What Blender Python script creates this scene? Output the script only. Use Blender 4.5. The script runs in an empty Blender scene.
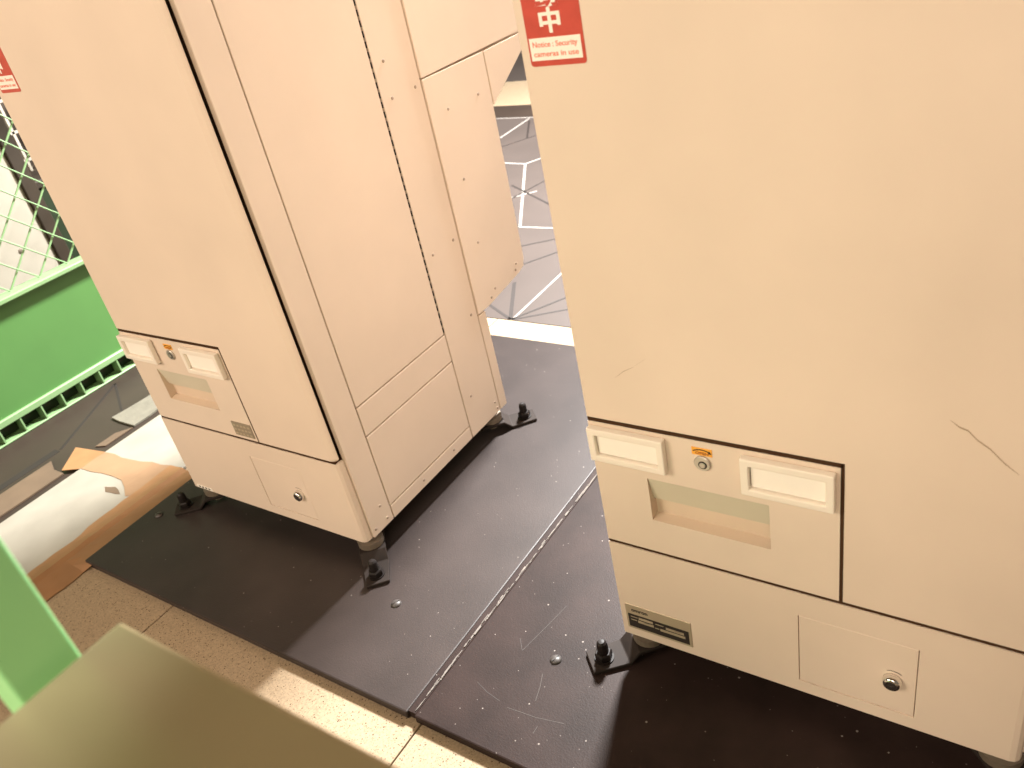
import bpy, bmesh, math, random
from mathutils import Vector, Matrix
random.seed(7)
scene = bpy.context.scene
C = scene.collection

# ------------------------------------------------------------------ camera
cd = bpy.data.cameras.new('camera'); cam = bpy.data.objects.new('camera', cd); C.objects.link(cam)
R0 = Vector((0.82695909, 0.52812815, -0.1929231))      # right
R1 = Vector((0.14253862, -0.52882558, -0.83667571))    # down
R2 = Vector((-0.54389467, 0.66439759, -0.51259578))    # forward
cam.matrix_world = Matrix(((R0.x, -R1.x, -R2.x, 0.58019), (R0.y, -R1.y, -R2.y, -0.86445),
                           (R0.z, -R1.z, -R2.z, 1.26921), (0, 0, 0, 1)))
cd.sensor_width = 36.0; cd.lens = 827.1 * 36 / 1024
cd.clip_start = 0.02
cd.dof.use_dof = True; cd.dof.focus_distance = 1.5; cd.dof.aperture_fstop = 6.5
scene.camera = cam

# ------------------------------------------------------------------ world, lamps, exposure
w = bpy.data.worlds.new('world'); scene.world = w; w.use_nodes = True
bg = w.node_tree.nodes['Background']
bg.inputs['Color'].default_value = (1.0, 0.82, 0.60, 1); bg.inputs['Strength'].default_value = 0.18

def area(name, loc, target, sx, sy, power, col):
    ld = bpy.data.lights.new(name, 'AREA'); ld.shape = 'RECTANGLE'; ld.size = sx; ld.size_y = sy
    ld.energy = power; ld.color = col
    o = bpy.data.objects.new(name, ld); C.objects.link(o); o.location = loc
    d = Vector(target) - Vector(loc)
    o.rotation_euler = d.to_track_quat('-Z', 'Y').to_euler()
    return o
area('hall_ceiling_lamp', (-0.66, 3.0, 3.2), (-0.66, 1.6, 0.0), 0.5, 0.5, 1130, (1.0, 0.99, 0.97))
area('side_fill', (1.0, 4.0, 3.15), (-0.6, 0.4, 0.6), 0.9, 0.6, 30, (0.98, 1.0, 1.0))  # unseen fill light, added to brighten the farther machine's side
area('front_fill', (-2.2, -3.5, 2.85), (-0.5, 0.0, 1.3), 2.0, 1.0, 126, (1.0, 0.82, 0.65))  # added fill light from the front left, brightens the machine fronts
area('front_fill', (1.1, -3.3, 2.85), (0.1, 0.0, 1.3), 2.0, 1.0, 86, (1.0, 0.82, 0.65))  # second added front fill, from the right, clear of the cabinet's shadow

scene.view_settings.view_transform = 'Standard'; scene.view_settings.look = 'None'
scene.view_settings.gamma = 1.0; scene.view_settings.use_curve_mapping = False
scene.view_settings.exposure = 0.0

# ------------------------------------------------------------------ materials
def mat(name, col, rough=0.5, metal=0.0, var=0.06, scale=6.0, bump=0.0, bscale=300.0, spec=0.5, alpha=None):
    m = bpy.data.materials.new(name); m.use_nodes = True
    nt = m.node_tree; b = nt.nodes['Principled BSDF']
    b.inputs['Roughness'].default_value = rough; b.inputs['Metallic'].default_value = metal
    b.inputs['Specular IOR Level'].default_value = spec
    tc = nt.nodes.new('ShaderNodeTexCoord')
    no = nt.nodes.new('ShaderNodeTexNoise'); no.inputs['Scale'].default_value = scale
    no.inputs['Detail'].default_value = 5.0
    nt.links.new(tc.outputs['Object'], no.inputs['Vector'])
    rp = nt.nodes.new('ShaderNodeValToRGB')
    rp.color_ramp.elements[0].position = 0.3; rp.color_ramp.elements[1].position = 0.7
    rp.color_ramp.elements[0].color = tuple(c * (1 - var) for c in col) + (1,)
    rp.color_ramp.elements[1].color = tuple(min(1, c * (1 + var)) for c in col) + (1,)
    nt.links.new(no.outputs['Fac'], rp.inputs['Fac'])
    nt.links.new(rp.outputs['Color'], b.inputs['Base Color'])
    if bump:
        n2 = nt.nodes.new('ShaderNodeTexNoise'); n2.inputs['Scale'].default_value = bscale
        nt.links.new(tc.outputs['Object'], n2.inputs['Vector'])
        bp = nt.nodes.new('ShaderNodeBump'); bp.inputs['Strength'].default_value = bump
        bp.inputs['Distance'].default_value = 0.002
        nt.links.new(n2.outputs['Fac'], bp.inputs['Height']); nt.links.new(bp.outputs['Normal'], b.inputs['Normal'])
    if alpha is not None: b.inputs['Alpha'].default_value = alpha
    m['rp'] = rp.name
    return m

def mixin(m, fac_socket, col):
    """lay a colour over the base colour where fac is 1"""
    nt = m.node_tree; b = nt.nodes['Principled BSDF']
    src = b.inputs['Base Color'].links[0].from_socket
    mx = nt.nodes.new('ShaderNodeMix'); mx.data_type = 'RGBA'
    nt.links.new(fac_socket, mx.inputs[0]); nt.links.new(src, mx.inputs[6])
    mx.inputs[7].default_value = col + (1,)
    nt.links.new(mx.outputs[2], b.inputs['Base Color'])

def specks(m, scale, thr, col, width=0.02, noise=True):
    nt = m.node_tree; tc = nt.nodes.new('ShaderNodeTexCoord')
    v = nt.nodes.new('ShaderNodeTexVoronoi'); v.inputs['Scale'].default_value = scale
    nt.links.new(tc.outputs['Object'], v.inputs['Vector'])
    # random size per cell: a cell holds a speck when its colour is high enough
    sp = nt.nodes.new('ShaderNodeSeparateColor'); nt.links.new(v.outputs['Color'], sp.inputs[0])
    mu = nt.nodes.new('ShaderNodeMath'); mu.operation = 'MULTIPLY'; mu.inputs[1].default_value = thr
    nt.links.new(sp.outputs[0], mu.inputs[0])
    lt = nt.nodes.new('ShaderNodeMath'); lt.operation = 'LESS_THAN'
    nt.links.new(v.outputs['Distance'], lt.inputs[0]); nt.links.new(mu.outputs[0], lt.inputs[1])
    gt = nt.nodes.new('ShaderNodeMath'); gt.operation = 'GREATER_THAN'; gt.inputs[1].default_value = 1 - width
    nt.links.new(sp.outputs[1], gt.inputs[0])
    m2 = nt.nodes.new('ShaderNodeMath'); m2.operation = 'MULTIPLY'
    nt.links.new(lt.outputs[0], m2.inputs[0]); nt.links.new(gt.outputs[0], m2.inputs[1])
    mixin(m, m2.outputs[0], col)

PAINT = mat('beige_paint', (0.77, 0.635, 0.515), 0.55, var=0.04, scale=4.0, spec=0.30)
PANEL = mat('beige_plastic', (0.77, 0.64, 0.52), 0.5, var=0.03, scale=8.0, spec=0.35)
RECESS = mat('recess_plastic', (0.68, 0.54, 0.41), 0.6, var=0.05)
FLAP = mat('flap_plastic', (0.66, 0.60, 0.46), 0.5, var=0.04)
FRAMEM = mat('cream_plastic', (0.90, 0.82, 0.71), 0.4, var=0.02)
PAPER = mat('label_paper', (0.96, 0.90, 0.81), 0.6, var=0.02)
DARK = mat('black_steel', (0.014, 0.010, 0.009), 0.5, var=0.2, spec=0.25)
BRACK = mat('bracket_steel', (0.026, 0.019, 0.016), 0.7, spec=0.2, metal=0.0, var=0.2)
COLLAR = mat('leg_metal', (0.20, 0.16, 0.12), 0.5, metal=0.3, var=0.1)
SCREWM = mat('dull_screw', (0.055, 0.047, 0.043), 0.45, var=0.1)
DULLSC = mat('panel_screw', (0.36, 0.27, 0.20), 0.6, var=0.05)
CHROME = mat('chrome', (0.85, 0.83, 0.80), 0.15, metal=1.0, var=0.02)
LOCKM = mat('lock_metal', (0.55, 0.52, 0.46), 0.35, metal=0.7, var=0.05)
INK = mat('black_ink', (0.025, 0.018, 0.015), 0.6, var=0.0)
RED = mat('red_print', (0.56, 0.085, 0.06), 0.3, var=0.10, scale=40)
WHITE = mat('white_print', (0.95, 0.88, 0.78), 0.5, var=0.0)
REDINK = mat('red_ink', (0.78, 0.20, 0.13), 0.5, var=0.0)
BRINK = mat('brown_ink', (0.35, 0.10, 0.02), 0.6, var=0.0)
ORANGE = mat('orange_print', (0.90, 0.42, 0.05), 0.5, var=0.0)
PLATEM = mat('nameplate_metal', (0.52, 0.43, 0.30), 0.4, metal=0.3, var=0.04)
GREYLAB = mat('grey_label', (0.30, 0.25, 0.18), 0.5, var=0.05)
SCRATCH = mat('scratch_dirt', (0.42, 0.30, 0.20), 0.7, var=0.1)

MAT_ = mat('grey_rubber', (0.034, 0.0255, 0.0235), 0.42, var=0.18, scale=7.0, bump=0.15, bscale=350, spec=0.32)
specks(MAT_, 55.0, 0.10, (0.22, 0.19, 0.17), 0.38); specks(MAT_, 120.0, 0.16, (0.12, 0.10, 0.09), 0.07)
MAT2 = mat('dark_rubber', (0.024, 0.0145, 0.0125), 0.50, var=0.30, scale=9.0, bump=0.15, bscale=350, spec=0.14)
specks(MAT2, 55.0, 0.11, (0.22, 0.19, 0.17), 0.45); specks(MAT2, 120.0, 0.16, (0.12, 0.10, 0.09), 0.10)
MSCR = mat('mat_scratch', (0.045, 0.035, 0.03), 0.7, var=0.2)
DUST = mat('dust', (0.16, 0.14, 0.125), 0.9, var=0.3, scale=60)
TERR = mat('terrazzo', (0.325, 0.245, 0.16), 0.55, var=0.20, scale=260.0, spec=0.3)
specks(TERR, 240.0, 0.42, (0.09, 0.055, 0.03), 0.30); specks(TERR, 420.0, 0.45, (0.17, 0.115, 0.065), 0.35)
CEIL = mat('brown_ceiling', (0.22, 0.15, 0.09), 0.8, var=0.05)
GROUT = mat('grout', (0.12, 0.09, 0.065), 0.9, var=0.2)
TILE = mat('grey_tile', (0.066, 0.052, 0.046), 0.45, var=0.10, scale=3.0)
TILE2 = mat('dark_tile', (0.034, 0.0225, 0.0165), 0.5, var=0.15, scale=4.0)
LINEW = mat('white_inlay', (0.30, 0.275, 0.25), 0.6, var=0.03)
LINEB = mat('dark_inlay', (0.02, 0.014, 0.012), 0.6, var=0.1)
GREEN = mat('green_paint', (0.075, 0.19, 0.05), 0.42, var=0.05)
PGREEN = mat('post_paint', (0.38, 0.86, 0.38), 0.4, var=0.04)
LGREEN = mat('light_green_paint', (0.20, 0.33, 0.15), 0.4, var=0.04)
DGREEN = mat('dark_green_paint', (0.012, 0.024, 0.005), 0.6, var=0.08)
BOARD = mat('white_board', (0.28, 0.255, 0.21), 0.5, var=0.10, scale=9.0)
TAPE = mat('orange_tape', (0.28, 0.145, 0.065), 0.45, var=0.10, scale=14.0, bump=0.5, bscale=25)
TAPE2 = mat('pale_tape', (0.27, 0.165, 0.095), 0.45, var=0.08, scale=14.0, bump=0.5, bscale=25)
CARD = mat('cardboard', (0.11, 0.073, 0.043), 0.8, var=0.12, scale=14)
CLOTH = mat('grey_cloth', (0.15, 0.138, 0.105), 0.9, var=0.15, scale=25, bump=0.5, bscale=120)
GATE = mat('gate_steel', (0.29, 0.245, 0.135), 0.34, metal=0.4, var=0.10, scale=5.0, spec=0.5)
GAPSHADE = mat('gap_shade', (0.060, 0.030, 0.015), 0.8, var=0.1, spec=0.1)  # dark brown standing in for shade in narrow gaps
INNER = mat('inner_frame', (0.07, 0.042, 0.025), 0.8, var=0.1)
BROWN = mat('brown_post', (0.032, 0.020, 0.010), 0.6, var=0.15)
WALLW = mat('white_panel_paint', (0.41, 0.37, 0.30), 0.6, var=0.03)

# ------------------------------------------------------------------ mesh helpers
def link(name, me, m, parent=None):
    o = bpy.data.objects.new(name, me); C.objects.link(o)
    if m and not me.materials: me.materials.append(m)
    if parent: o.parent = parent
    return o
def tag(o, label=None, cat=None, group=None, kind=None):
    if label: o['label'] = label
    if cat: o['category'] = cat
    if group: o['group'] = group
    if kind: o['kind'] = kind
    return o
def empty(name, loc):
    o = bpy.data.objects.new(name, None); C.objects.link(o); o.location = loc; o.empty_display_size = 0.1
    return o
def tomesh(bm, name, smooth=False):
    bmesh.ops.recalc_face_normals(bm, faces=bm.faces)
    me = bpy.data.meshes.new(name); bm.to_mesh(me); bm.free()
    if smooth:
        for p in me.polygons: p.use_smooth = True
    return me
def add_box(bm, x0, x1, y0, y1, z0, z1):
    vs = [bm.verts.new((x, y, z)) for x in (x0, x1) for y in (y0, y1) for z in (z0, z1)]
    for f in ((0,1,3,2), (4,6,7,5), (0,4,5,1), (2,3,7,6), (0,2,6,4), (1,5,7,3)):
        bm.faces.new([vs[i] for i in f])
    return vs
def box(name, m, parent, x0, x1, y0, y1, z0, z1, bev=0.0, seg=1):
    bm = bmesh.new(); add_box(bm, x0, x1, y0, y1, z0, z1)
    if bev: bmesh.ops.bevel(bm, geom=bm.edges[:], offset=bev, segments=seg, profile=0.5, affect='EDGES')
    return link(name, tomesh(bm, name), m, parent)
def loft_bm(bm, rings, cap=True):
    R = [[bm.verts.new(p) for p in r] for r in rings]
    n = len(R[0])
    for a, b in zip(R, R[1:]):
        for i in range(n):
            bm.faces.new((a[i], a[(i+1) % n], b[(i+1) % n], b[i]))
    if cap:
        bm.faces.new(R[0]); bm.faces.new(R[-1][::-1])
def loft(name, m, parent, rings, smooth=False):
    bm = bmesh.new(); loft_bm(bm, rings)
    return link(name, tomesh(bm, name, smooth), m, parent)
def prism_x(name, m, parent, poly, x0, x1, bev=0.0):
    """polygon of (y,z) extruded along x"""
    bm = bmesh.new(); loft_bm(bm, [[(x0, y, z) for y, z in poly], [(x1, y, z) for y, z in poly]])
    bmesh.ops.recalc_face_normals(bm, faces=bm.faces)
    if bev: bmesh.ops.bevel(bm, geom=bm.edges[:], offset=bev, segments=1, profile=0.5, affect='EDGES')
    return link(name, tomesh(bm, name), m, parent)
def prism_z(name, m, parent, poly, z0, z1, bev=0.0):
    bm = bmesh.new(); loft_bm(bm, [[(x, y, z0) for x, y in poly], [(x, y, z1) for x, y in poly]])
    bmesh.ops.recalc_face_normals(bm, faces=bm.faces)
    if bev: bmesh.ops.bevel(bm, geom=bm.edges[:], offset=bev, segments=1, profile=0.5, affect='EDGES')
    return link(name, tomesh(bm, name), m, parent)
def add_lathe(bm, prof, n=20, axis='z', o=(0, 0, 0)):
    """prof = [(r, h)...]; axis z up or y towards -y"""
    rings = []
    for r, h in prof:
        ring = []
        for i in range(n):
            a = 2*math.pi*i/n; c, s = r*math.cos(a), r*math.sin(a)
            ring.append((o[0]+c, o[1]+s, o[2]+h) if axis == 'z' else (o[0]+c, o[1]-h, o[2]+s) if axis == 'y' else (o[0]+h, o[1]+c, o[2]+s))
        rings.append(ring)
    loft_bm(bm, rings)
def lathe(name, m, parent, prof, n=20, axis='z', o=(0, 0, 0), smooth=False):
    bm = bmesh.new(); add_lathe(bm, prof, n, axis, o)
    return link(name, tomesh(bm, name, smooth), m, parent)
def framed(name, m, parent, x0, x1, z0, z1, hx0, hx1, hz0, hz1, y0, y1, rx=None, bev=0.0015):
    """slab facing -y with a rectangular hole; rx = rounded right side reaching out to that x"""
    bm = bmesh.new()
    xs = (x0, hx0, hx1, x1); zs = (z0, hz0, hz1, z1)
    F = [[bm.verts.new((x, y0, z)) for z in zs] for x in xs]
    B = [[bm.verts.new((x, y1, z)) for z in zs] for x in xs]
    for i in range(3):
        for j in range(3):
            if i == 1 and j == 1: continue
            for G in (F, B): bm.faces.new((G[i][j], G[i+1][j], G[i+1][j+1], G[i][j+1]))
    ring = [(1,1),(2,1),(2,2),(1,2)]
    for a, b in zip(ring, ring[1:]+ring[:1]):
        bm.faces.new((F[a[0]][a[1]], F[b[0]][b[1]], B[b[0]][b[1]], B[a[0]][a[1]]))
    out = [(i,0) for i in range(4)] + [(3,1),(3,2)] + [(i,3) for i in (3,2,1,0)] + [(0,2),(0,1)]
    edge = []
    for a, b in zip(out, out[1:]+out[:1]):
        bm.faces.new((F[a[0]][a[1]], F[b[0]][b[1]], B[b[0]][b[1]], B[a[0]][a[1]]))
    bmesh.ops.recalc_face_normals(bm, faces=bm.faces)
    if rx:
        es = [e for e in bm.edges if all(abs(v.co.x-x1) < 1e-6 and abs(v.co.y-y0) < 1e-6 for v in e.verts)]
        r = bmesh.ops.bevel(bm, geom=es, offset=min(rx, y1-y0-0.002), segments=3, profile=0.5, affect='EDGES')
    return link(name, tomesh(bm, name), m, parent)
def text_mesh(body, size, width=None, offset=0.0, bold=False):
    cu = bpy.data.curves.new('t', 'FONT'); cu.body = body; cu.size = size; cu.offset = offset
    cu.align_x = 'CENTER'; cu.align_y = 'CENTER'; cu.extrude = 0.0002
    o = bpy.data.objects.new('t', cu); C.objects.link(o)
    dg = bpy.context.evaluated_depsgraph_get(); dg.update()
    me = bpy.data.meshes.new_from_object(o.evaluated_get(dg))
    bpy.data.objects.remove(o); bpy.data.curves.remove(cu)
    if width:
        xs = [v.co.x for v in me.vertices]; k = width / (max(xs)-min(xs)); c = (max(xs)+min(xs))/2
        for v in me.vertices: v.co.x = (v.co.x-c)*k
    # stand it up to face -y
    for v in me.vertices: v.co = Vector((v.co.x, -v.co.z, v.co.y))
    return me
def text(name, body, m, parent, x, y, z, size, width=None, offset=0.0):
    me = text_mesh(body, size, width, offset); me.name = name
    o = link(name, me, m, parent); o.location = (x, y, z); return o

# ------------------------------------------------------------------ floor
ce = box('ceiling', CEIL, None, -6, 3, -3, 9, 3.3, 3.42); tag(ce, kind='structure')  # unseen ceiling, added to keep overhead light off the floor
FZ = 0.010      # finished floor level
fl = box('floor', GROUT, None, -6, 3, -3, 9, -0.10, FZ-0.012); tag(fl, kind='structure')
def slab(name, m, x0, x1, y0, y1, z1=FZ):
    return box(name, m, fl, x0+0.0015, x1-0.0015, y0+0.0015, y1-0.0015, FZ-0.03, z1, 0.001)
XS = [-1.778, -1.037, -0.288, 0.452, 1.192, 1.932]
for a, b in zip(XS, XS[1:]):
    for c, d in ((-2.25, -1.5), (-1.5, -0.75), (-0.75, 0.0), (0.0, 0.75), (0.75, 1.117)):
        slab('terrazzo_slab', TERR, a, b, c, d)
for a in range(8): slab('terrazzo_slab', TERR, -6+a*1.0, -5+a*1.0, 3.734, 4.365)
slab('grey_tile', TILE2, -3.00, -1.778, -2.25, 1.117)
slab('grey_tile', TILE, -6, -3.0, -2.25, 1.117)
slab('grey_tile', TILE, -6, 2.0, 1.117, 3.453)
slab('grey_tile', TILE2, -6, 2.0, 3.453, 3.734)
slab('grey_tile', TILE, -6, 2.0, 4.365, 8.9)
def inlay(p, q, m, wd):
    p = Vector(p); q = Vector(q); d = (q-p).normalized(); n = Vector((-d.y, d.x))*wd/2
    prism_z('inlay_line', m, fl, [tuple(p+n), tuple(p-n), tuple(q-n), tuple(q+n)], FZ-0.004, FZ+0.0008)
for c, p, q, wd in [
    ('W', (-2.9, 3.453), (-1.963, 3.443), .022), ('W', (-2.326, 3.428), (-2.305, 3.063), .022), ('B', (-2.3, 3.385), (-2.111, 3.052), .012),
    ('B', (-2.013, 3.199), (-2.259, 2.795), .010), ('W', (-2.082, 2.653), (-1.862, 2.63), .022), ('W', (-1.862, 2.63), (-1.766, 2.807), .022),
    ('W', (-1.862, 2.63), (-1.412, 1.86), .020), ('B', (-1.758, 2.334), (-1.372, 2.088), .011), ('B', (-1.569, 2.571), (-1.668, 2.097), .011),
    ('W', (-1.569, 2.265), (-1.668, 2.171), .018), ('W', (-1.412, 1.86), (-1.175, 1.868), .018), ('B', (-1.372, 1.624), (-1.106, 1.816), .010),
    ('B', (-1.224, 1.472), (-1.056, 1.717), .010), ('W', (-0.989, 1.565), (-0.98, 1.124), .015), ('B', (-1.135, 1.378), (-0.989, 1.122), .014),
    ('B', (-1.175, 1.226), (-0.989, 1.122), .010), ('B', (-0.984, 1.123), (-0.83, 1.371), .009), ('B', (-0.98, 1.121), (-0.78, 1.255), .008),
    ('B', (-2.242, 0.369), (-2.036, 0.024), .010), ('B', (-2.242, 0.369), (-2.023, 0.249), .008), ('B', (-2.042, 0.017), (-2.037, -0.752), .03)]:
    inlay(p, q, LINEW if c == 'W' else LINEB, wd*(0.55 if c == 'W' else 1.0))

# ------------------------------------------------------------------ base mats under the machines
MZ = 0.03
def base_mat(x0, x1, m, label, screws):
    t = empty('floor_mat', ((x0+x1)/2, 0.34, 0)); tag(t, label, 'floor mat')
    px, py = (x0+x1)/2, 0.34
    box('mat_sheet', m, t, x0-px, x1-px, -0.28-py, 0.985-py, FZ+0.0005, MZ, 0.003, 2)
    for sx, sy, a in screws:
        s = lathe('screw', SCREWM, t, [(0.0115, -0.002), (0.0115, 0.001), (0.009, 0.004), (0.004, 0.0055), (0.0005, 0.006)], 18, smooth=True)
        s.location = (sx-px, sy-py, MZ)
        g = box('screw_slot', INK, s, -0.0085, 0.0085, -0.0009, 0.0009, 0.003, 0.0063); g.rotation_euler.z = a
    return t
m1 = base_mat(-1.393, -0.316, MAT_, 'dark grey floor mat with brighter sheen under the farther machine', [(-0.508, -0.077, 1.0), (-1.345, -0.082, .2), (-0.508, 0.78, .4)])
m2 = base_mat(-0.298, 0.95, MAT2, 'scuffed near-black floor mat under the nearer machine', [(-0.119, -0.067, 1.25), (-0.119, 0.78, .3), (0.75, -0.067, .5)])
for pts in (((-0.190, -0.074), (-0.176, -0.004), (-0.165, 0.057)), ((-0.148, -0.193), (-0.09, -0.189), (-0.038, -0.179)), ((-0.126, -0.104), (-0.116, -0.13), (-0.108, -0.160)),
            ((-0.23, -0.17), (-0.20, -0.181), (-0.169, -0.187)), ((-0.078, -0.218), (-0.078, -0.203)), ((-0.21, -0.05), (-0.19, -0.074))):
    bm = bmesh.new()
    for (ax, ay), (bx_, by) in zip(pts, pts[1:]):
        d = Vector((bx_-ax, by-ay)).normalized(); n = Vector((-d.y, d.x))*0.0005
        bm.faces.new([bm.verts.new((px_-0.326, py_-0.34, MZ+0.0003)) for px_, py_ in ((ax+n.x, ay+n.y), (ax-n.x, ay-n.y), (bx_-n.x, by-n.y), (bx_+n.x, by+n.y))])
    link('scratch', tomesh(bm, 'scratch'), MSCR, m2)
strip = empty('joint_strip', (-0.307, 0.34, 0)); tag(strip, 'narrow dusty strip in the joint between the two floor mats', 'strip')
box('strip_bar', MAT2, strip, -0.0089, 0.0089, -0.614, 0.64, FZ+0.0005, 0.0285)
bm = bmesh.new()
for k in range(170):        # crumbs of dust along the right edge of the joint
    y = random.uniform(-0.61, 0.63); l = random.uniform(0.004, 0.03); wd = random.uniform(0.0008, 0.003)
    x = random.gauss(0.0055, 0.0012)
    add_box(bm, x-wd/2, min(0.0085, x+wd/2), y, y+l, 0.028, 0.0290+random.random()*0.002)
tag(link('dust', tomesh(bm, 'dust'), DUST, strip), kind='stuff')

# ------------------------------------------------------------------ the two ticket machines
H = 1.78; ZB = 0.09; SX = 0.621
screw_me = None
def screw_mesh():
    global screw_me
    if screw_me is None:
        bm = bmesh.new(); add_lathe(bm, [(0.0038, -0.001), (0.0038, 0.0005), (0.0026, 0.0016), (0.0004, 0.0019)], 8, 'x')
        screw_me = tomesh(bm, 'screw'); screw_me.materials.append(DULLSC)
    return screw_me
def foot(t, cx, cy, dx, dy):
    """leg with a strap bracket bolted to the mat; (dx,dy) points outwards"""
    leg = lathe('leg', COLLAR, t, [(0.016, 0.038), (0.016, 0.060), (0.030, 0.060), (0.030, 0.074), (0.020, 0.076), (0.020, 0.092)], 22)
    leg.location = (cx, cy, 0)
    d = Vector((dx, dy)).normalized(); ang = math.atan2(d.y, d.x)
    # bracket profile along d: flat at the outer end, stepping up to the leg
    prof = [(-0.035, 0.050), (0.030, 0.050), (0.050, MZ+0.0005), (0.118, MZ+0.0005)]
    bm = bmesh.new(); hw = 0.030; th = 0.008
    def wd(s): return hw if s < 0.10 else hw*0.86
    rings = []
    for s, z in prof:
        rings.append([(s, -wd(s), z), (s, wd(s), z), (s, wd(s), z+th), (s, -wd(s), z+th)])
    loft_bm(bm, rings)
    bmesh.ops.recalc_face_normals(bm, faces=bm.faces)
    bmesh.ops.bevel(bm, geom=bm.edges[:], offset=0.0012, segments=1, profile=0.5, affect='EDGES')
    br = link('bracket', tomesh(bm, 'bracket'), BRACK, leg); br.rotation_euler.z = ang
    z0 = MZ+0.008
    bm = bmesh.new()
    add_lathe(bm, [(0.0185, z0), (0.0185, z0+0.003)], 20, 'z', (0.090, 0, 0))
    add_lathe(bm, [(0.0150, z0+0.003), (0.0165, z0+0.006), (0.0165, z0+0.015), (0.0140, z0+0.018)], 6, 'z', (0.090, 0, 0))
    add_lathe(bm, [(0.0105, z0+0.016), (0.0105, z0+0.032), (0.0090, z0+0.040), (0.0055, z0+0.044), (0.001, z0+0.0445)], 14, 'z', (0.090, 0, 0))
    b = link('bolt', tomesh(bm, 'bolt'), DARK, leg); b.rotation_euler.z = ang

def machine(X, label, first):
    t = empty('ticket_machine', (X, 0, MZ)); tag(t, label, 'ticket machine', 'ticket machines bolted to floor mats')
    inner = empty('tmp', (0, 0, 0))
    kids_before = set(bpy.data.objects)
    # inner carcass, set back behind every panel; dark colour adds shade to the joints
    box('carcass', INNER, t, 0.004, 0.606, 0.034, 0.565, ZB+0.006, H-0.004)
    box('rear_housing', PAINT, t, 0.004, 0.608, 0.5652, 0.775, 0.40, 0.93)
    box('upper_rear_housing', PAINT, t, 0.004, 0.608, 0.5652, 0.985, 0.9302, H-0.004)
    # front, tall L-shaped door with a rounded right-hand edge
    def L(x0, x1, g):
        return [(x0, 0.565+g), (0.3735+g, 0.565+g), (0.3735+g, 0.3165+g), (x1-0.006, 0.3165+g), (x1, 0.3225+g), (x1, H-g), (x0, H-g)]
    rings = [[(x, y, z) for x, z in L(x0, x1, g)] for y, x0, x1, g in ((0.0, 0.0015, 0.600, 0.0015), (0.0015, 0.0, 0.605, 0.0), (0.004, 0.0, 0.6115, 0.0), (0.0075, 0.0, 0.6165, 0.0), (0.0095, 0.0, 0.6175, 0.0))]
    door = loft('front_door', PAINT, t, rings)
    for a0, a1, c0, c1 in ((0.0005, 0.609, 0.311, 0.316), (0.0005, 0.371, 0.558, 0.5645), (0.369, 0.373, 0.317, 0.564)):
        box('gap_shade_strip', GAPSHADE, t, a0, a1, 0.0015, 0.033, c0, c1)  # dark strips added in the front joints to imitate their shade
    # a small service panel with a return slot
    pn = framed('service_panel', PANEL, t, 0.0, 0.3685, 0.3165, 0.5575, 0.088, 0.2735, 0.384, 0.4675, 0.001, 0.016)
    bm = bmesh.new()    # open recess behind the slot, its floor sloping forward
    P = lambda x, y, z: bm.verts.new((x, y, z))
    a = [P(0.088, 0.001, 0.384), P(0.2735, 0.001, 0.384), P(0.2735, 0.001, 0.4675), P(0.088, 0.001, 0.4675)]
    b_ = [P(0.0885, 0.020, 0.387), P(0.2735, 0.020, 0.387), P(0.2735, 0.020, 0.4675), P(0.0885, 0.020, 0.4675)]
    for i in range(4): bm.faces.new((a[i], a[(i+1) % 4], b_[(i+1) % 4], b_[i]))
    bm.faces.new(b_)
    link('slot_recess', tomesh(bm, 'slot_recess'), RECESS, pn)
    prism_x('slot_flap', FLAP, pn, [(0.002, 0.4670), (0.007, 0.4670), (0.018, 0.420), (0.013, 0.420)], 0.0885, 0.273)
    for fx0, fx1, fz0, fz1 in ((0.002, 0.126, 0.491, 0.552), (0.239, 0.364, 0.488, 0.551)):
        f = framed('handle_frame', FRAMEM, pn, fx0, fx1, fz0, fz1, fx0+0.012, fx1-0.011, fz0+0.011, fz1-0.012, -0.012, 0.0)
        bmv = f.modifiers.new('bevel', 'BEVEL'); bmv.width = 0.002; bmv.segments = 2; bmv.limit_method = 'ANGLE'
        box('frame_insert', PAPER, f, fx0+0.0135, fx1-0.0125, -0.005, 0.0005, fz0+0.0128, fz1-0.0138)
        box('frame_back', GAPSHADE, f, fx0+0.0105, fx1-0.0095, -0.002, 0.0002, fz0+0.0095, fz1-0.0105)
    lk = lathe('lock', LOCKM, pn, [(0.0125, -0.001), (0.0125, 0.002), (0.0115, 0.003), (0.0062, 0.003)], 26, 'y', (0.181, 0, 0.5205))
    lathe('key_slot', INK, lk, [(0.0066, 0.0028), (0.0066, 0.0034)], 20, 'y', (0.182, 0, 0.5190))
    lathe('lock_core', LOCKM, lk, [(0.0048, 0.0030), (0.0048, 0.0042), (0.0038, 0.0046)], 20, 'y', (0.182, 0, 0.5190))
    st = box('sticker', ORANGE, pn, 0.166, 0.196, 0.0000, 0.0012, 0.5338, 0.5465)
    bm = bmesh.new()    # curved arrow over the word
    n = 10; R_, cx, cz = 0.0258, 0.181, 0.5190
    pts = [(cx+R_*math.sin(q), cz+R_*math.cos(q)) for q in [(-0.55+1.0*i/n) for i in range(n+1)]]
    pin = [(cx+(R_-0.0018)*math.sin(q), cz+(R_-0.0018)*math.cos(q)) for q in [(-0.55+1.0*i/n) for i in range(n+1)]]
    A = [bm.verts.new((x, -0.0003, z)) for x, z in pts]; B = [bm.verts.new((x, -0.0003, z)) for x, z in pin]
    for i in range(n): bm.faces.new((A[i], A[i+1], B[i+1], B[i]))
    ex, ez = cx+(R_-0.001)*math.sin(0.45), cz+(R_-0.001)*math.cos(0.45)
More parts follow.
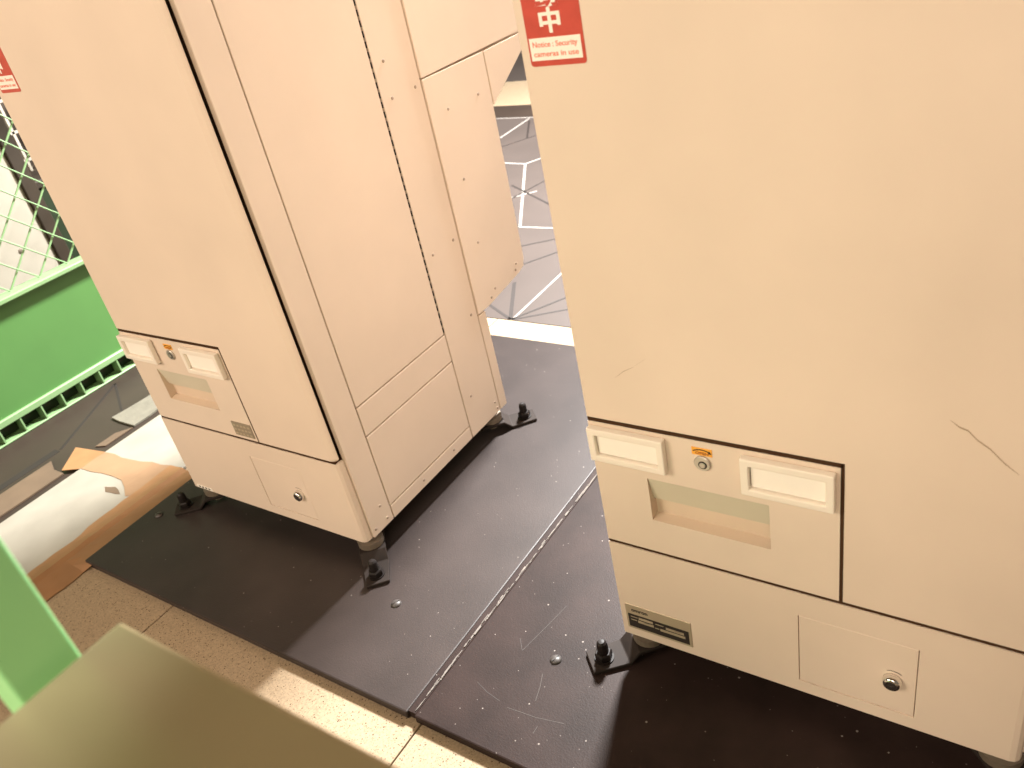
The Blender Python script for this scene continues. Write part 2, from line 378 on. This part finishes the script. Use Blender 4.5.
    bm.faces.new([bm.verts.new(p) for p in ((ex+0.0005, -0.0003, ez+0.0028), (ex+0.0042, -0.0003, ez-0.0030), (ex-0.0012, -0.0003, ez-0.0026))])
    link('arrow_print', tomesh(bm, 'arrow_print'), INK, st)
    text('lettering', 'OPEN', BRINK, st, 0.1812, -0.0002, 0.5375, 0.0062, 0.0195, 0.00015)
    # lower front with the small access door
    lf = framed('lower_front', PAINT, t, 0.0, 0.615, ZB, 0.3105, 0.310, 0.477, 0.1155, 0.2635, 0.0, 0.020, rx=0.014)
    ad = box('access_door', PAINT, t, 0.3112, 0.4758, 0.0005, 0.018, 0.1167, 0.2623, 0.0006)
    kl = lathe('lock', CHROME, ad, [(0.0135, -0.001), (0.0135, 0.004), (0.0120, 0.0095), (0.0105, 0.0115), (0.0078, 0.0120)], 26, 'y', (0.445, 0, 0.185), smooth=True)
    lathe('key_slot', INK, kl, [(0.0078, 0.0110), (0.0078, 0.0124)], 20, 'y', (0.445, 0, 0.185))
    box('key_way', CHROME, kl, 0.442, 0.448, -0.0132, -0.0115, 0.1843, 0.1857)
    bm = bmesh.new()
    A = [bm.verts.new((0.445+0.020*math.sin(q), -0.0002, 0.185+0.020*math.cos(q))) for q in [-0.45+0.12*i for i in range(10)]]
    B = [bm.verts.new((0.445+0.0188*math.sin(q), -0.0002, 0.185+0.0188*math.cos(q))) for q in [-0.45+0.12*i for i in range(10)]]
    for i in range(9): bm.faces.new((A[i], A[i+1], B[i+1], B[i]))
    link('arrow_print', tomesh(bm, 'arrow_print'), INK, ad)
    # right-hand side panels
    xa, xb = SX-0.012, SX; g = 0.003; bv = 0.0012
    for nm, y0, y1, z0, z1 in (('corner_post', 0.0205, 0.0925, ZB, H), ('side_door', 0.0925, 0.4120, 0.395, H),
                               ('side_rail', 0.0925, 0.4145, 0.320, 0.395), ('kick_panel', 0.0925, 0.4145, 0.127, 0.320),
                               ('bottom_rail', 0.0925, 0.4145, ZB, 0.127), ('rear_post', 0.4145, 0.5465, ZB, H),
                               ('rear_strip', 0.5465, 0.580, ZB, 0.372)):
        box(nm, PAINT, t, xa, xb, y0+g/2, y1-g/2, z0+(g/2 if z0 > ZB else 0), z1-g/2, bv)
        xl = 0.0
        box(nm, PAINT, t, xl, xl+0.0035, max(y0, 0.0215)+g/2, y1-g/2, z0+(g/2 if z0 > ZB else 0), z1-g/2, bv*0.5)
    prism_x('lower_rear_cover', PAINT, t, [(0.548, 0.376), (0.600, 0.3765), (0.750, 0.3960), (0.772, 0.405), (0.7795, 0.428), (0.7820, 0.9455), (0.548, 0.9455)], xa+0.003, xb+0.003, bv)
    prism_x('upper_rear_cover', PAINT, t, [(0.548, 0.948), (0.985, 0.953), (0.985, H), (0.548, H)], xa+0.003, xb+0.003, bv)
    prism_x('rear_gusset', PAINT, t, [(0.7862, 0.945), (0.975, 0.9485), (0.975, 0.925), (0.7862, 0.821)], xa+0.003, xb+0.003, bv)
    # piano hinge of the side door
    bm = bmesh.new(); z = 0.40
    while z < H-0.02:
        add_lathe(bm, [(0.0015, 0.0), (0.0015, 0.0120)], 8, 'z', (SX-0.0012, 0.4132, z)); z += 0.0195
    link('hinge', tomesh(bm, 'hinge'), DARK, t)
    for y, z in [(0.446, 0.937), (0.524, 0.937), (0.448, 1.010), (0.611, 0.864), (0.731, 0.862), (0.610, 0.702), (0.608, 0.544), (0.524, 0.587), (0.444, 0.586),
                 (0.522, 0.389), (0.806, 0.926), (0.733, 0.410), (0.740, 0.425), (0.633, 0.407), (0.611, 0.392), (0.447, 0.198), (0.531, 0.124), (0.536, 0.103),
                 (0.033, 0.107), (0.065, 0.149), (0.074, 0.107), (0.213, 0.108), (0.337, 0.108)]:
        s = link('screw', screw_mesh(), None, t); s.location = (SX + (0.003 if 0.55 < y < 0.78 and z > 0.38 else 0), y, z)
    # warning sticker near the left edge
    sx0 = 0.012 if not first else 0.017
    sz = 1.076 if not first else 1.105
    sw = 0.075
    bm = bmesh.new()
    rr = 0.004; pl = []
    for cx_, cz_, a0 in ((sx0+sw-rr, sz+rr, -90), (sx0+sw-rr, sz+0.215-rr, 0), (sx0+rr, sz+0.215-rr, 90), (sx0+rr, sz+rr, 180)):
        for k in range(5):
            q = math.radians(a0+k*22.5); pl.append((cx_+rr*math.cos(q), cz_+rr*math.sin(q)))
    stk = loft('warning_sticker', RED, t, [[(x, -0.0006, z) for x, z in pl], [(x, 0.0005, z) for x, z in pl]])
    stk['label'] = 'red warning sticker with white characters'
    wb = box('white_field', WHITE, stk, sx0+0.0025, sx0+sw-0.004, -0.0010, 0.0, sz+0.0065, sz+0.0315)
    text('lettering', 'Notice : Security', REDINK, stk, sx0+sw/2-0.001, -0.0011, sz+0.0240, 0.0085, 0.060, 0.00012)
    text('lettering', 'cameras in use', REDINK, stk, sx0+sw/2-0.001, -0.0011, sz+0.0135, 0.0085, 0.060, 0.00012)
    text('lettering', '中', WHITE, stk, sx0+sw/2-0.003, -0.0008, sz+0.0475, 0.028, 0.028, 0.0009)
    text('lettering', '動', WHITE, stk, sx0+sw/2-0.003, -0.0008, sz+0.0765, 0.031, 0.031, 0.0006)
    # feet
    foot(t, 0.590, 0.032, 1, -1); foot(t, 0.590, 0.535, 1, 1); foot(t, 0.030, 0.032, -1, -1); foot(t, 0.030, 0.535, -1, 1)
    if not first:
        # maker's plate
        pz0, pz1, px0, px1 = 0.109, 0.169, 0.010, 0.132
        np_ = box('nameplate', PLATEM, t, px0, px1, -0.0012, 0.0, pz0, pz1, 0.0005)
        text('lettering', 'omron', INK, np_, px0+0.027, -0.0014, pz1-0.012, 0.011, 0.031, 0.0003)
        box('black_field', INK, np_, px0+0.004, px1-0.005, -0.0015, 0.0, pz0+0.005, pz0+0.037)
        for bx, bz, bw in ((0.024, 0.0275, 0.027), (0.060, 0.0285, 0.0), (0.075, 0.0245, 0.033), (0.022, 0.0195, 0.030), (0.064, 0.0165, 0.046)):
            if bw: box('print_field', PLATEM, np_, px0+bx, px0+bx+bw, -0.0019, -0.0012, pz0+bz, pz0+bz+0.0055)
        for bx, bz, bw in ((0.009, 0.0300, 0.013), (0.009, 0.0225, 0.011), (0.056, 0.0295, 0.015), (0.054, 0.0190, 0.008), (0.034, 0.0235, 0.010), (0.092, 0.0275, 0.010)):
            box('print_line', PLATEM, np_, px0+bx, px0+bx+bw, -0.0019, -0.0012, pz0+bz, pz0+bz+0.0016)
        # scratches in the paint
        def scratch(pts, wd):
            bm = bmesh.new(); A = []; B = []
            for i, (x, z) in enumerate(pts):
                k = wd*(0.3 if i in (0, len(pts)-1) else 1.0)
                A.append(bm.verts.new((x, -0.0002, z+k/2))); B.append(bm.verts.new((x, -0.0002, z-k/2)))
            for i in range(len(pts)-1): bm.faces.new((A[i], A[i+1], B[i+1], B[i]))
            link('scratch', tomesh(bm, 'scratch'), SCRATCH, t)
        scratch([(0.487, 0.658), (0.497, 0.650), (0.506, 0.647), (0.516, 0.636), (0.530, 0.626), (0.545, 0.610), (0.561, 0.597)], 0.0022)
        scratch([(0.060, 0.645), (0.075, 0.658), (0.092, 0.668)], 0.0010)
        scratch([(0.095, 0.671), (0.112, 0.684)], 0.0009)
    else:
        gl = box('rating_label', GREYLAB, t, 0.299, 0.364, -0.0008, 0.0012, 0.325, 0.362)
        for r in range(3):
            for c_ in range(5):
                box('print_mark', PLATEM, gl, 0.303+c_*0.012, 0.311+c_*0.012, -0.0012, -0.0005, 0.3285+r*0.011, 0.3335+r*0.011)
        wl = box('asset_label', WHITE, t, 0.012, 0.075, -0.0008, 0.0, 0.0915, 0.101)
        for k in range(4): box('print_mark', INK, wl, 0.020+k*0.013, 0.026+k*0.013, -0.0012, -0.0005, 0.0935, 0.0985)
    bpy.data.objects.remove(inner)
    for ch in t.children:       # the parts were laid out from the floor, the root stands on the mat
        ch.location.z -= MZ
    return t
machine(0.0, 'beige ticket machine nearest the camera with the black maker plate', False)
machine(-1.2532, 'beige ticket machine beside the green fence with its panelled side showing', True)

# ------------------------------------------------------------------ green mesh fence on the left
FX = -2.289
fe = empty('mesh_fence', (FX, 0.283, FZ)); tag(fe, 'green fence with diamond wire mesh over a solid panel', 'fence')
FY0, FY1 = -0.9, 1.3     # relative to the root
box('solid_panel', GREEN, fe, -0.012, 0.0, FY0, FY1, 0.080, 0.425, 0.002)
box('cap_rail', LGREEN, fe, -0.030, 0.036, FY0, FY1, 0.425, 0.442, 0.003)
box('bottom_rail', LGREEN, fe, -0.045, 0.012, FY0, FY1, 0.058, 0.082, 0.003)
box('foot_rail', LGREEN, fe, -0.045, 0.012, FY0, FY1, 0.0005, 0.007, 0.002)
box('back_web', DGREEN, fe, -0.045, -0.038, FY0, FY1, 0.007, 0.058)
k = 0
y = -0.012-0.0765*9
while y < 0.3+FY1:
    if y > 0.3+FY0+0.02:
        box('rib', LGREEN, fe, -0.038, 0.010, y-0.3-0.0025, y-0.3+0.0025, 0.007, 0.058)
        lathe('web_hole', BROWN, fe, [(0.013, -0.0380), (0.013, -0.0372)], 16, 'x', (0, y-0.3+0.038, 0.036))
    y += 0.0765
ZT = 1.32
for yy in (FY0, FY1-0.04): box('post', LGREEN, fe, -0.035, 0.005, yy, yy+0.04, 0.0005, ZT+0.03, 0.003)
box('top_rail', LGREEN, fe, -0.030, 0.006, FY0, FY1, ZT, ZT+0.03, 0.003)
def wire(c0, sgn, xo, r, m):
    # z = c0 + sgn*y in world coordinates, clipped to the mesh field
    y0, y1 = FY0+0.3+0.02, FY1+0.3-0.02
    za, zb = c0+sgn*y0, c0+sgn*y1
    def clip(y, z):
        if z < 0.44: y = (0.44-c0)/sgn; z = 0.44
        if z > ZT: y = (ZT-c0)/sgn; z = ZT
        return y, z
    if max(za, zb) < 0.46 or min(za, zb) > ZT-0.02: return
    a = clip(y0, za); b = clip(y1, zb)
    p = Vector((xo, a[0]-0.3, a[1])); q = Vector((xo, b[0]-0.3, b[1])); d = (q-p)
    u = Vector((1, 0, 0)); v = d.normalized().cross(u)
    ring = [(u*math.cos(s)+v*math.sin(s))*r for s in [math.pi/3*i for i in range(6)]]
    loft('wire', m, fe, [[tuple(p+o) for o in ring], [tuple(q+o) for o in ring]])
for n in range(-8, 14):
    wire(1.11+n*0.1055, -1, -0.006, 0.0026, LGREEN)
    wire(0.19+n*0.1055, 1, -0.014, 0.0032, LGREEN)

# things seen through the mesh
wp = empty('white_hoarding', (-2.71, 0.09, FZ)); tag(wp, 'white hoarding panel with brown edge post behind the green mesh', 'panel')
box('panel_sheet', WALLW, wp, -0.02, 0.0, -0.95, 0.515, 0.02, 0.98, 0.003)
box('edge_post', BROWN, wp, -0.035, 0.012, 0.515, 0.565, 0.0005, 1.05, 0.003)
box('edge_post', BROWN, wp, -0.035, 0.012, -0.99, -0.95, 0.0005, 1.05, 0.003)
lathe('screw', COLLAR, wp, [(0.008, 0.0), (0.007, 0.003), (0.001, 0.004)], 12, 'x', (0.0, 0.40, 0.44))
dgc = empty('green_cabinet', (-3.0, 1.02, FZ)); tag(dgc, 'dark green cabinet glimpsed through the mesh beside the brown post', 'cabinet')
box('body', DGREEN, dgc, -0.2, 0.2, -0.36, 0.8, 0.0005, 0.60, 0.004)
box('lid', BROWN, dgc, -0.21, 0.21, -0.37, 0.81, 0.60, 0.63, 0.004)
rk = empty('wire_rack', (-3.05, 0.88, FZ+0.6305)); tag(rk, 'pale wire rack on the cabinet behind the fence', 'rack')
box('base', BROWN, rk, -0.12, 0.12, -0.20, 0.5, 0.0, 0.012)
for i in range(8):
    box('upright', WALLW, rk, 0.085, 0.095, -0.19+i*0.09, -0.18+i*0.09, 0.012, 0.40)
for zz in (0.05, 0.16, 0.28, 0.39): box('bar', WALLW, rk, 0.085, 0.095, -0.19, 0.46, zz, zz+0.010)
box('backing', BROWN, rk, -0.11, -0.10, -0.19, 0.46, 0.012, 0.42)

# ------------------------------------------------------------------ taped white board and scraps on the floor
wbd = empty('taped_board', (-1.645, -0.015, FZ)); tag(wbd, 'white board lying on the floor with orange tape over its edge', 'board')
def ragged(pts, n, amp):
    out = []
    for (ax, ay), (bx_, by) in zip(pts, pts[1:]+pts[:1]):
        m_ = max(1, int(n*math.hypot(bx_-ax, by-ay)))
        for i in range(m_):
            k = i/m_; j = amp if 0 < i else 0
            out.append((ax+(bx_-ax)*k+random.uniform(-j, j), ay+(by-ay)*k+random.uniform(-j, j)))
    return out
bx0 = -1.72
prism_z('board_sheet', BOARD, wbd, [(x-bx0, y) for x, y in ((-1.905, -0.75), (-1.555, -0.75), (-1.555, 0.12), (-1.60, 0.20), (-1.585, 0.42), (-1.905, 0.42))], 0.0005, 0.012, 0.002)
# tape down the right edge, folding over it to the floor
bm = bmesh.new(); rows = []
N = 26
for i in range(N+1):
    y = -0.62 + 0.725*i/N
    rg = lambda s: random.uniform(-s, s)
    inner = -1.600 + rg(0.003)
    if y < -0.2: inner += 0.01
    prof = [(inner, 0.0127), (-1.575, 0.0133+rg(0.0005)), (-1.545, 0.0170+rg(0.001)), (-1.528, 0.0120+rg(0.001)), (-1.500, 0.0125), (-1.440+rg(0.003), 0.0130)]
    if y < -0.262: prof = prof[:4] + [(-1.500, 0.008), (-1.452+rg(0.003), 0.002)]
    rows.append([bm.verts.new((x-bx0, y, z)) for x, z in prof])
for a, b in zip(rows, rows[1:]):
    for j in range(5): bm.faces.new((a[j], a[j+1], b[j+1], b[j]))
o = link('edge_tape', tomesh(bm, 'edge_tape'), TAPE, wbd)
sm = o.modifiers.new('thick', 'SOLIDIFY'); sm.thickness = 0.0012; sm.offset = 1
prism_z('cross_tape', TAPE2, wbd, ragged([(x-bx0, y) for x, y in ((-1.900, -0.010), (-1.80, 0.000), (-1.70, 0.000), (-1.615, -0.045), (-1.56, -0.02), (-1.555, 0.085), (-1.60, 0.105), (-1.76, 0.080), (-1.90, 0.075))], 25, 0.004), 0.0122, 0.0133)
prism_z('tape_flap', TAPE, wbd, [(x-bx0, y) for x, y in ((-2.044, 0.059), (-1.907, 0.078), (-1.907, -0.010), (-1.966, -0.038))], 0.0085, 0.0105)
prism_z('stain', CARD, wbd, ragged([(x-bx0, y) for x, y in ((-1.725, -0.040), (-1.69, -0.028), (-1.64, -0.045), (-1.70, -0.055))], 60, 0.003), 0.0122, 0.0128)
cs = prism_z('cardboard_strip', CARD, None, [(-1.993, -0.801), (-1.877, -0.801), (-1.877, -0.057), (-1.934, -0.057), (-1.993, -0.032)], FZ+0.001, FZ+0.006)
tag(cs, 'tan cardboard strip along the left edge of the white board', 'cardboard')
sc = prism_z('cloth_scrap', CLOTH, None, ragged([(-2.015, 0.207), (-1.998, 0.382), (-1.877, 0.382), (-1.877, 0.201), (-1.963, 0.201)], 20, 0.006), FZ+0.001, FZ+0.007)
tag(sc, 'grey green cloth scrap between the white board and green fence', 'cloth')
s2 = prism_z('brown_paper', CARD, None, ragged([(-1.877, 0.195), (-1.912, 0.15), (-1.912, 0.076), (-1.877, 0.091)], 25, 0.004), FZ+0.001, FZ+0.004)
tag(s2, 'small brown paper scrap against the white board by the cloth', 'paper')

# ------------------------------------------------------------------ foreground, close to the camera
gt = empty('gate_cabinet', (0.50, -1.05, FZ)); tag(gt, 'olive brown metal cabinet top close to the camera', 'cabinet')
box('body', GATE, gt, -0.348, -0.085, -0.45, 0.308, 0.0005, 0.920)
box('top', GATE, gt, -0.353, -0.080, -0.455, 0.313, 0.920, 0.940, 0.003, 2)
gp = empty('green_post', (0.115, -0.78, FZ)); tag(gp, 'light green metal post standing beside the olive cabinet', 'post')
box('upright', PGREEN, gp, -0.022, 0.022, -0.018, 0.019, 0.006, 1.30, 0.002, 2)
box('base_plate', LGREEN, gp, -0.05, 0.025, -0.05, 0.05, 0.0005, 0.006)
